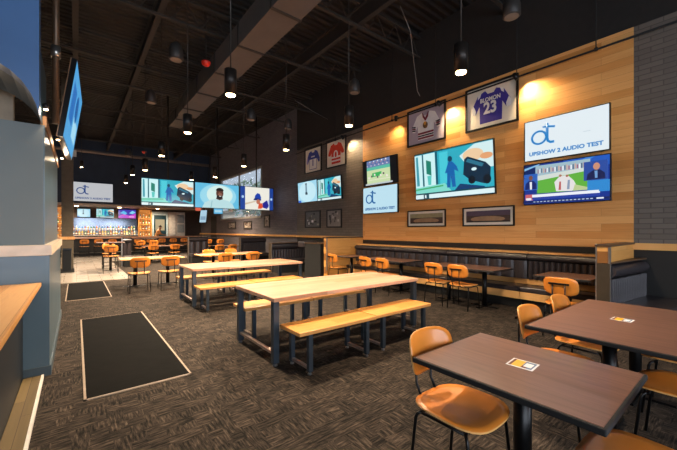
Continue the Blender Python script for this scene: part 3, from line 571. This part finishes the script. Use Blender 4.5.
t, w, h = tv_on_wall('TV showing a blue news programme with a green field', 1.52, 2.93, 2.01, 2.83); screen(t, w, h, news())
t, w, h = tv_on_wall('TV with a narrow picture of a playing field above the small logo screen', 6.33, 7.77, 2.88, 3.69, tilt=R(3)); screen(t, w, h, football())
t, w, h = tv_on_wall('pale blue logo screen beneath the playing field TV', 6.31, 7.76, 2.02, 2.85); ot(t, w, h, 'b9dcea', c='1b5f9c', note=False)
t, w, h = tv_on_wall('TV showing a dark bottle shape on pale blue on the grey brick wall', 10.32, 11.7, 2.62, 3.46, tilt=R(3)); screen(t, w, h, bottle_ad())
t, w, h = tv_on_wall('street scene TV on the grey brick wall under the red jersey', 8.87, 10.28, 2.60, 3.43, tilt=R(3)); screen(t, w, h, street(), s=.95)
# suspended trio
def hung(lab, x0, x1, y, z0, z1, poles=True):
    t = thing('hanging_tv', lab, 'tv', ((x0 + x1) / 2, y, (z0 + z1) / 2), rot=BACKROT, group='screens facing the dining room'); w, h = x1 - x0, z1 - z0; tv_body(t, w, h)
    if poles: MB().tube([(0, 0, -.03), (0, ZC - (z0 + z1) / 2, -.03)], .03, 8).build('ceiling_pole', M['rod'], t)
    return t, w, h
t, w, h = hung('hanging TV with the street scene, nearest the bar side of the three', 1.93, 3.83, 14.6, 2.46, 3.54); screen(t, w, h, street())
t, w, h = hung('hanging TV showing a bearded man in a white shirt', 3.87, 5.78, 14.6, 2.46, 3.54); screen(t, w, h, man())
t, w, h = hung('hanging TV showing a player in a blue cap', 5.82, 7.5, 14.6, 2.46, 3.54); screen(t, w, h, cap())
a, b = on_y(72, 181.3, 24.4), on_y(113, 202.7, 24.4); t, w, h = hung('white logo screen on the header above the bar', a[0], b[0], 24.4, b[1], a[1], False); ot(t, w, h, 'b6b8bc', c='1c3f7c', note=False)
for u0, u1, v0, v1, L, lab in ((77, 90.5, 208.5, 217.5, bottle_ad(), 'small pale TV behind the bar, first from the post'), (96, 114, 208.5, 218, street(), 'small street scene TV behind the bar, middle of three'), (118, 136, 209.3, 218.7, neon(), 'small purple TV behind the bar, last of three')):
    a, b = on_y(u0, v0, 26.5), on_y(u1, v1, 26.5); t, w, h = hung(lab, a[0], b[0], 26.5, b[1], a[1], False); screen(t, w, h, L)
def small_hung(lab, u, v, w, h, X, rz, L):
    y, z = on_x(u, v, X); t = thing('hanging_tv', lab, 'tv', (X, y, z), rot=(R(80), 0, rz), group='small hanging screens'); tv_body(t, w, h); screen(t, w, h, L)
    MB().tube([(0, 0, -.03), (0, ZC - z, -.03)], .03, 8).build('ceiling_pole', M['rod'], t)
small_hung('small pale tilted screen hanging before the doorway near the bar', 203.8, 216.5, .5, .85, 6.6, R(-50), [(F, 'a9c9dc'), (rect(.1, .2, .9, .5), '7f9cb4')])
small_hung('small blue screen hanging under the bearded man TV', 218.3, 210.4, .55, .5, 7.0, R(-20), [(F, '5fb0d8'), (rect(.1, .2, .9, .5), 'a9d4e8')])
# tv on the column
ct = thing('column_tv', 'TV hung on the column seen almost edge-on, blue picture', 'tv', (-.09, 6.85, 3.35), rot=(R(98), 0, R(87.7)))
tv_body(ct, 1.9, 1.12); screen(ct, 1.9, 1.12, [(F, '4f9fd6'), (rect(.1, .3, .4, .8), '2f6fb8'), (rect(.5, .2, .9, .5), '9fd4ea'), (ell(.6, .65, .12, .2), '1c5ca0')])
MB().box(-.95, .95, -.56, .56, -.012, -.0005).build('back_cover', plain('bronze_trim', '8f6f55', .4, .4), ct)
hp = thing('hanging_pole', 'bronze pole from the ceiling behind the edge-on TV', 'pole', (-.22, 5.9, 2.95)); MB().tube([(0, 0, 0), (0, 0, ZC - 2.95)], .04, 12).build('pole_shaft', plain('bronze_pole', '6a5543', .4, .5), hp); MB().tube([(0, 0, .9), (0, 0, 1.05)], .055, 12).build('collar', M['silver'], hp)
# ------------------------------------------------------------------ lamps
def light(kind, name, loc, energy, color, parent=None, **k):
    l = bpy.data.lights.new(name, kind); l.energy = energy; l.color = color
    for a, b in k.items(): setattr(l, a, b)
    o = bpy.data.objects.new(name, l); COL.objects.link(o); o.location = loc
    if parent: o.parent = parent
    return o
WARM = (1, .78, .55)
def pendant(x, y, z, lab, e=PEN if 'PEN' in globals() else 125, r=.075, h=.32):
    t = thing('pendant_lamp', lab, 'lamp', (x, y, z), group='bronze cylinder pendant lamps')
    MB().lathe([(r * .9, .03), (r, .0), (r, h), (r * .3, h + .02)], 20).build('shade', M['pend'], t)
    MB().lathe([(r * .72, -.004), (r * .72, .028)], 16).build('bulb', M['bulb'], t)
    MB().tube([(0, 0, h), (0, 0, ZC - z)], .008, 6).build('rod', M['rod'], t)
    sp = light('SPOT', 'lamp_light', (0, 0, -.02), e + 9 * y, WARM, t, spot_size=R(150), spot_blend=.8, shadow_soft_size=.06)
    return t
ROW = ['nearest the camera', 'second', 'third', 'fourth', 'fifth']
pendant(3.42, 2.07, 3.29, 'bronze pendant lamp hanging before the purple jersey, nearest the camera')
for i, y in enumerate((4.1, 6.15, 8.4, 10.7)):
    pendant(1.52, y, 3.2, 'bronze pendant lamp above the mat side of the plank tables, %s from the camera' % ['first', 'second', 'third', 'fourth'][i])
    pendant(3.47, y, 3.2, 'bronze pendant lamp in the row behind the jersey lamp, %s after it' % ['first', 'second', 'third', 'fourth'][i])
for i, (x, y) in enumerate(((1.5, 13.2), (3.4, 13.2), (1.55, 15.6), (.2, 20.5), (3.0, 18), (5.6, 18))):
    pendant(x, y, 3.4 if i != 3 else 4.6, ['far pendant lamp just before the hanging street TV', 'far pendant lamp just before the hanging bearded man TV', 'far pendant lamp between the logo screen and the hanging street TV', 'far pendant lamp over the tiles before the bar', 'far pendant lamp above the dark table before the bar', 'far pendant lamp above the table near the far window'][i], 190)
def speaker(u, v, dz, lab):
    d = dz * FPX / (230.5 - v); s = (u - 338.5) / FPX; x = d * (SA + s * CA); y = d * (CA - s * SA)
    t = thing('pendant_speaker', lab, 'speaker', (x, y, 1.5 + dz), group='bell-shaped pendant speakers')
    MB().lathe([(.13, .0), (.155, .02), (.15, .2), (.12, .34), (.05, .40), (.02, .42)], 20).build('housing', plain('speaker_grey', '35312e', .5), t)
    MB().lathe([(.12, -.006), (.12, .004)], 20).build('grille', plain('speaker_grille', '8a7a6a', .6), t)
    MB().tube([(0, 0, .4), (0, 0, ZC - 1.5 - dz)], .006, 6).build('cable', M['rod'], t)
for a in ((176, 60, 3.9, 'bell speaker hanging left of the duct, nearest of that row'), (151, 103, 3.9, 'bell speaker hanging beyond the first one by the aisle beam'), (354.5, 93, 3.9, 'bell speaker hanging above the wood wall corner'), (288, 129, 3.9, 'bell speaker hanging above the far grey wall'), (511.5, 17, 3.9, 'bell speaker near the top edge above the purple jersey'), (128, 156, 3.9, 'farthest bell speaker above the logo screen'), (251, 120, 3.9, 'bell speaker between the two rows of pendant lamps')): speaker(*a)
# track rail and heads
rl = thing('conduit_rail', 'thin black conduit rail running along the tops of the framed jerseys', 'rail', (7.24, 3, 4.72))
MB().tube([(0, -8, 0), (0, 9, 0)], .018, 8).build('rail_pipe', M['matte'], rl)
for y in (1.75, 3.1, 5.1, 6.6, 9.3): MB().tube([(0, y - 3, 0), (0, y - 3, ZC - 4.72)], .009, 6).build('drop_rod', M['matte'], rl); MB().lathe([(.03, -.02), (.03, .03)], 8, (0, y - 3)).build('coupling', M['matte'], rl)
def head(y, ty, tz, lab, e=48):
    t = thing('track_spotlight', lab, 'lamp', (7.08, y, 4.66), group='spotlights on the conduit rail')
    dv = Vector((XW, ty, tz)) - Vector((7.08, y, 4.66)); q = dv.to_track_quat('-Z', 'Y')
    b = MB().lathe([(.045, -.06), (.05, .07), (.02, .09)], 14).build('lamp_head', M['black'], t); b.rotation_euler = q.to_euler()
    MB().tube([(.0, 0, .05), (.14, 0, .07)], .01, 6).build('arm', M['black'], t)
    sp = light('SPOT', 'spot_light', tuple(dv.normalized() * .075), e, (1, .74, .42), t, spot_size=R(110), spot_blend=1, shadow_soft_size=.04); sp.rotation_euler = q.to_euler()
head(3.05, 2.72, 4.05, 'small black spotlight at the corner of the purple jersey frame')
head(4.88, 4.58, 4.05, 'small black spotlight between the purple and white jersey frames')
head(6.3, 6.55, 4.1, 'small black spotlight beyond the white jersey frame', 14)
head(8.7, 8.4, 4.1, 'small black spotlight at the corner of the red jersey frame', 45)
# small lights by the column
for x, y, z, lab in ((-.245, 4.5, 2.74, 'small bright downlight at the near top corner of the column'), (-.2, 6.0, 2.76, 'small downlight beneath the edge-on TV on the column'), (-.2, 7.5, 2.76, 'small downlight at the far top corner of the column')):
    t = thing('column_downlight', lab, 'lamp', (x, y, z), group='column downlights'); MB().lathe([(.024, 0), (.028, .05), (.01, .06)], 12).build('housing', M['pend'], t); MB().lathe([(.018, -.01), (.018, .0)], 12).build('bulb', M['bulb'], t)
    light('POINT', 'downlight', (.03, 0, -.04), .6, WARM, t, shadow_soft_size=.03)
light('POINT', 'niche_light', (-1.1, 5.4, 2.85), .5, WARM, None, shadow_soft_size=.05)
# ------------------------------------------------------------------ ceiling steel, duct, pipes
dt = thing('air_duct', 'large grey rectangular air duct running under the black ceiling', 'duct', (3.04, 6, 5.5))
MB().box(-.3, .3, -9, 6.4, 0, .5).build('duct_trunk', M['duct'], dt); MB().box(-.22, .22, 6.4, 8.2, .05, .42).build('duct_branch', M['duct'], dt)
for i in range(10): MB().box(-.32, .32, -8.4 + 1.55 * i, -8.34 + 1.55 * i, -.02, .52).build('flange', M['beam'], dt)
for i in range(2): MB().box(-.24, .24, 7 + 1.2 * i, 7.05 + 1.2 * i, .03, .44).build('flange', M['beam'], dt)
for i, x in enumerate((-3.2, -.02, 1.45, 5.17)): struct('ceiling_beam', MB().box(x - .06, x + .06, -5, 24.4, 6.3, 6.33).box(x - .01, x + .01, -5, 24.4, 6.33, 6.67).box(x - .06, x + .06, -5, 24.4, 6.67, 6.7), M['beam'])
for i, y in enumerate((-1.5, .9, 3.3, 5.7, 8.1, 11.0, 12.7, 15.7, 18.5, 21.5)):
    m = MB().box(-9, XW, y - .04, y + .04, 6.2, 6.24).box(-9, XW, y - .04, y + .04, 6.74, 6.78); k = 26
    for j in range(k): x = -9 + 16.3 * j / k; dx = 16.3 / k; m.tube([(x, y, 6.22), (x + dx / 2, y, 6.76), (x + dx, y, 6.22)], .012, 5)
    struct('ceiling_joist', m, M['beam'])
struct('ceiling_pipe', MB().tube([(-9, 23.6, 6.0), (7.5, 23.6, 6.0)], .09, 10), plain('pipe_grey', '7a6d66', .5))
for pts, lab in (([(5.3, 4.6, 6.2), (5.5, 4.5, 5.7), (6.1, 4.9, 5.5), (6.5, 5.1, 4.9), (6.6, 5.1, 4.8)], 'loose pale cable drooping from the beam above the playing field TV'), ([(4.9, 3.4, 6.3), (5.0, 3.2, 6.0), (5.4, 3.1, 6.05), (5.5, 3.0, 5.7)], 'short curled cable hanging under the ceiling beam'), ([(5.4, 9, 5.6), (6.2, 9.2, 5.5), (6.9, 9.3, 5.4)], 'thin cable stretched towards the grey brick wall')):
    tag(MB().tube(pts, .007, 6).build('ceiling_cable', plain('cable_grey', '77706a', .5)), lab, 'cable')
for u, v, dz, lab in ((206, 63, 4.1, 'red alarm dome under the ceiling beside the duct'), (144, 152, 4.2, 'far red alarm dome under the ceiling')):
    d = dz * FPX / (230.5 - v); s = (u - 338.5) / FPX
    t = thing('alarm_dome', lab, 'alarm', (d * (SA + s * CA), d * (CA - s * SA), 1.5 + dz)); MB().lathe([(.03, -.09), (.09, -.05), (.11, 0), (.11, .03)], 16).build('dome', M['redd'], t); MB().tube([(0, 0, .03), (0, 0, ZC - 1.5 - dz)], .012, 6).build('stem', M['rod'], t)
# ------------------------------------------------------------------ bar
bc = thing('bar_counter', 'long bar counter with an oak top and dark front at the back of the room', 'bar', (2.6, 24.3, 0))
MB().box(-3.6, 4.4, -.15, .55, 1.02, 1.12).build('countertop', M['oak_x'], bc, .008); MB().box(-3.5, 4.3, .0, .5, 0, 1.03).build('front_panel', M['dark_wall'], bc); MB().tube([(-3.5, -.12, .2), (4.3, -.12, .2)], .025, 8).build('foot_rail', M['silver'], bc)
bb = thing('back_bar', 'dark back bar cabinet with a stepped bottle display', 'cabinet', (1.55, 26.3, 0))
MB().box(-1.85, 1.75, -.1, .35, 0, 1.18).build('cabinet_body', M['dark_wall'], bb); MB().box(-1.9, 1.75, .1, .35, 1.18, 1.5).build('step', glow('step_glow', 'b5a896', .12), bb); MB().box(-1.88, 1.76, -.14, .1, 1.18, 1.21).build('counter', M['ext'], bb)  # step face emits an added glow to brighten the bottles
MB().box(-1.9, 1.75, .38, .4, 1.5, 2.3).build('mirror', plain('mirror_glass', '6d7480', .12, .9), bb)
BC = [('clear', 'c9d2d4'), ('amber', 'b5651d'), ('green', '3f6b45'), ('pale gold', 'd8b25a'), ('dark red', '7a2420'), ('blue', '3f6f9c')]
def bottle(kind, hexc, loc, lab):
    t = thing('bottle', lab, 'bottle', loc, group='%s bottles on the back bar' % kind)
    MB().lathe([(.038, 0), (.042, .01), (.042, .19), (.03, .225), (.014, .25), (.013, .30)], 10).build('glass_body', plain('bottle_' + kind, hexc, .12, coat=.6), t)
    MB().lathe([(.016, .30), (.016, .33)], 8).build('cap', M['alu'] if kind != 'amber' else M['black'], t); MB().lathe([(.0425, .06), (.0425, .14)], 10).build('paper_label', M['mount'] if kind != 'clear' else M['yellow'], t)
    return t
protos = {}
for row, (yy, zz) in enumerate(((26.24, 1.21), (26.52, 1.5))):
    for i in range(24):
        k, c = BC[(i * 5 + row * 2 + i // 4) % 6]; x = -.3 + .148 * i; lab = '%s bottle on the %s tier of the back bar' % (k, ['lower', 'upper'][row])
        g = '%s bottles on the %s tier' % (k, ['lower', 'upper'][row])
        if k in protos: dup(protos[k], (x, yy, zz), 0, lab, g)
        else: protos[k] = bottle(k, c, (x, yy, zz), lab); protos[k]['group'] = g
def amber_shelf(x0, x1, lab):
    t = thing('lit_shelf', lab, 'shelf', ((x0 + x1) / 2, 26.5, 0)); a = (x1 - x0) / 2
    MB().box(-a, a, .2, .22, 1.1, 2.95).build('lit_back', M['amber'], t); MB().box(-a, -a + .05, -.1, .22, 0, 2.95).box(a - .05, a, -.1, .22, 0, 2.95).build('side_panels', M['panel_oak'], t)
    for z in (1.1, 1.5, 1.9, 2.3, 2.7): MB().box(-a + .05, a - .05, -.08, .2, z, z + .035).build('shelf', M['panel_oak'], t)
    return t
amber_shelf(3.35, 4.15, 'orange-lit shelf beside the bright door behind the bar'); amber_shelf(-1.2, -.42, 'orange-lit shelf behind the square post')
for (x0, x1), g in (((3.35, 4.15), 'bottles on the shelf beside the bright door'), ((-1.2, -.42), 'bottles on the shelf behind the post')):
    for z in (1.135, 1.535, 1.935, 2.335):
        for i in range(4):
            k = BC[(i + int(z * 10)) % 6][0]; dup(protos[k], (x0 + .13 + .18 * i, 26.55, z), 0, '%s bottle standing on the %s' % (k, 'orange-lit shelf by the bright door' if x0 > 0 else 'orange-lit shelf behind the post'), k + ' ' + g)
dr = thing('pass_door', 'bright-framed door with a dark pane behind the bar', 'door', (4.72, 26.65, 0)); MB().box(-.5, -.4, -.05, .1, 0, 2.85).box(.4, .5, -.05, .1, 0, 2.85).box(-.4, .4, -.05, .1, 2.6, 2.85).build('door_frame', plain('pale_blue_frame', 'a9bcc4', .4), dr); MB().box(-.4, .4, .0, .05, 0, 2.6).build('door_leaf', plain('dark_teal_door', '123038', .3), dr); MB().box(-.3, .3, -.02, .0, 1.5, 2.3).build('pane', glow('door_pane_glow', '8a7a5c', .5), dr)  # pane glows by its own emissive colour, no lamp behind it
ck = thing('wall_cooler', 'pale stainless cooler with two shelves behind the bar', 'cooler', (5.8, 26.55, 0)); MB().box(-.55, .55, -.1, .2, 0, 2.85).build('cabinet_body', plain('cooler_steel', 'b8aea4', .35, .2), ck)
for z in (1.35, 2.05): MB().box(.02, .48, -.12, -.1, z, z + .6).build('window', plain('cooler_glass', '7d8285', .2), ck)
MB().box(-.45, -.1, -.13, -.1, 1.2, 2.6).build('door', plain('cooler_door', 'd0c8be', .35, .2), ck)
dd = struct('door_1', MB().box(XF - .03, XF, 23.2, 24.3, 0, 2.5), plain('dark_door', '160f0d', .5))
es = thing('exit_sign', 'small red sign under the hanging TVs', 'sign', (6.5, 23.6, 2.95), rot=BACKROT); MB().box(-.18, .18, -.1, .1, 0, .05).build('sign_box', glow('sign_red', 'a84a38', .5), es); MB().tube([(0, .1, .02), (0, 3.95, .02)], .01, 6).build('stem', M['rod'], es)
wb = tag(MB().box(-.14, .14, -.035, .035, -.12, .12).build('white_box', M['ext'], None, .005, (-.14, 15.098, 4.26)), 'small white box mounted high on the square post', 'access box')
# person at the bar
def skin_body(name, verts, edges, radii, mat, parent, root=0):
    me = bpy.data.meshes.new(name); me.from_pydata(verts, edges, []); me.materials.append(mat); o = bpy.data.objects.new(name, me); COL.objects.link(o); o.parent = parent
    sk = o.modifiers.new('skin', 'SKIN')
    if not me.skin_vertices: pass
    for i, r in enumerate(radii): me.skin_vertices[0].data[i].radius = (r, r) if not isinstance(r, tuple) else r
    me.skin_vertices[0].data[root].use_root = True
    s = o.modifiers.new('smooth', 'SUBSURF'); s.levels = 2; s.render_levels = 2
    return o
pe = thing('person', 'person in a tan shirt leaning forward behind the bar before the bright door', 'person', (4.2, 25.15, 0))
V = [(0, 0, 1.0), (.05, 0, 1.2), (.13, 0, 1.38), (.19, 0, 1.5), (.24, 0, 1.58), (.28, 0, 1.68), (.29, 0, 1.77)]; E = [(i, i + 1) for i in range(6)]; Q = [(.15, .12), (.14, .11), (.16, .12), (.13, .1), .055, (.095, .08), (.08, .075)]
for s in (-1, 1):
    b = len(V); V += [(.17, s * .18, 1.47), (.24, s * .23, 1.28), (.46, s * .17, 1.22), (.53, s * .16, 1.21)]; E += [(3, b), (b, b + 1), (b + 1, b + 2), (b + 2, b + 3)]; Q += [.06, .046, .03, .032]
    for k in range(5):
        f = len(V); a = (k - 2) * .018; L = (.045, .075, .08, .075, .06)[k]; V += [(.56, s * .16 + a, 1.21), (.56 + L * .5, s * .16 + a * 1.3, 1.205), (.56 + L, s * .16 + a * 1.3, 1.185)]; E += [(b + 3, f), (f, f + 1), (f + 1, f + 2)]; Q += [.009, .009, .008]
    b = len(V); V += [(.0, s * .1, .92), (.03, s * .11, .5), (-.02, s * .11, .09), (.13, s * .12, .045)]; E += [(0, b), (b, b + 1), (b + 1, b + 2), (b + 2, b + 3)]; Q += [.095, .062, .042, .04]
body = skin_body('body', V, E, Q, M['skin'], pe)
V2 = [(0, 0, .96), (.05, 0, 1.2), (.13, 0, 1.38), (.19, 0, 1.5)]; E2 = [(0, 1), (1, 2), (2, 3)]; Q2 = [(.17, .14), (.165, .13), (.18, .14), (.14, .11)]
for s in (-1, 1):
    b = len(V2); V2 += [(.17, s * .19, 1.47), (.24, s * .235, 1.28), (.36, s * .2, 1.245)]; E2 += [(3, b), (b, b + 1), (b + 1, b + 2)]; Q2 += [.078, .062, .048]
skin_body('shirt', V2, E2, Q2, M['shirt'], pe)
V3 = [(0, 0, .97)]; E3 = []; Q3 = [(.165, .13)]
for s in (-1, 1):
    b = len(V3); V3 += [(.0, s * .1, .9), (.03, s * .11, .5), (-.02, s * .11, .12)]; E3 += [(0, b), (b, b + 1), (b + 1, b + 2)]; Q3 += [.11, .08, .065]
skin_body('trousers', V3, E3, Q3, M['matte'], pe)
m = MB()
m.shell(lambda x, y: (.262 + x * .1 * 1.0, y * .09, 1.76 + .085 * math.sqrt(max(0, 1 - min(1, x * x + y * y)))), .02, (0, 0, 1), n=20, e=2, mat=M['hair']); m.build('hair', None, pe)
face = MB(); face.tube([(.375, 0, 1.73), (.405, 0, 1.69), (.38, 0, 1.685)], [.008, .014, .01], 6, M['skin']).box(.372, .378, -.04, -.02, 1.715, 1.728, M['hair']).box(.372, .378, .02, .04, 1.715, 1.728, M['hair']).box(.368, .376, -.022, .022, 1.645, 1.655, M['maroon'])
for s in (-1, 1): face.lathe([(.008, 1.68), (.018, 1.71), (.008, 1.74)], 8, (.28, s * .088), M['skin'])
face.build('face', None, pe)
# ------------------------------------------------------------------ daylight and view
W = bpy.data.worlds.new('sky'); S.world = W; W.use_nodes = True; nt = W.node_tree
bg = nt.nodes['Background']; bg.inputs[0].default_value = (.72, .84, 1, 1); bg.inputs[1].default_value = .22
S.view_settings.view_transform = 'Standard'; S.view_settings.look = 'None'; S.view_settings.exposure = EXPO; S.view_settings.gamma = 1; S.view_settings.use_curve_mapping = False
S.cycles.use_denoising = True; S.cycles.max_bounces = 6; S.cycles.diffuse_bounces = 4; S.cycles.sample_clamp_indirect = 4

for i, (a, b) in enumerate(((-7.5, -4.6), (-4.1, -1.2), (-.7, 2.2), (2.7, 5.6))):  # area lamps added in the unseen front windows to lift the dim room
    o = light('AREA', 'window_daylight', ((a + b) / 2, -4.9, 2.05), 55, (.80, .88, 1), shape='RECTANGLE', size=b - a, size_y=3.0); o.rotation_euler = (R(90), 0, 0)

# outside the far window
sun = light('SUN', 'sun', (10, 18, 20), .55, (1, .95, .88), None, angle=R(2)); sun.rotation_euler = (0, R(-42), 0)
struct('ground_outside', MB().box(XF + .3, 60, -5, 90, -.3, -.1), plain('asphalt_outside', '8a8780', .8))
def leafy(name, lab, loc, r, hgt):
    t = thing(name, lab, 'tree', loc, group=None); m = MB(); rnd = random.Random(int(r * 100 + loc[1]))
    for i in range(420):
        a, b = rnd.uniform(0, 2 * PI), math.acos(rnd.uniform(-.9, 1)); q = r * rnd.uniform(.75, 1.05); c = Vector((q * math.sin(b) * math.cos(a), q * math.sin(b) * math.sin(a), hgt + q * math.cos(b)))
        u = Vector((rnd.uniform(-1, 1), rnd.uniform(-1, 1), rnd.uniform(-1, 1))).normalized() * .3; v = u.orthogonal().normalized() * .2; n = len(m.v); m.v += [tuple(c - u), tuple(c + v), tuple(c + u), tuple(c - v)]; m.face([n, n + 1, n + 2, n + 3])
    m.build('foliage', plain('foliage_green', '5d7f52', .7, var=.4, scale=2), t); MB().tube([(0, 0, 0), (.05, 0, hgt * .6), (0, 0, hgt)], [.2, .14, .08], 8).build('trunk', plain('bark', '5a4a3c', .9), t)
leafy('tree', 'green tree seen through the top of the far window, nearer pane', (19, 38, -.1), 2.6, 5.5); leafy('tree', 'green tree seen through the top of the far window, farther pane', (19, 45, -.1), 2.8, 6)
ob = thing('outside_building', 'pale low building outside behind the far window', 'building', (30, 62, -.1)); MB().box(-3, 3, -22, 18, 0, 5.5).build('walls', plain('pale_render', 'c9c2b4', .8), ob); MB().box(-3.4, 3.4, -22.5, 18.5, 5.5, 6.1).build('roof', plain('roof_band', '8c857b', .8), ob)

for i, x in enumerate((0, 2.2, 4.4)):  # lamps added under the soffit to brighten the bar
    t = thing('recessed_light', ['recessed bar light nearest the square post', 'recessed bar light over the bottle display', 'recessed bar light before the bright door'][i], 'lamp', (x, 25.7, 2.99), group='recessed lights above the bar')
    MB().lathe([(.09, -.01), (.1, .01)], 16).build('lens', M['bulb'], t); light('SPOT', 'bar_light_lamp', (0, 0, -.03), 160, WARM, t, spot_size=R(165), spot_blend=1, shadow_soft_size=.08)
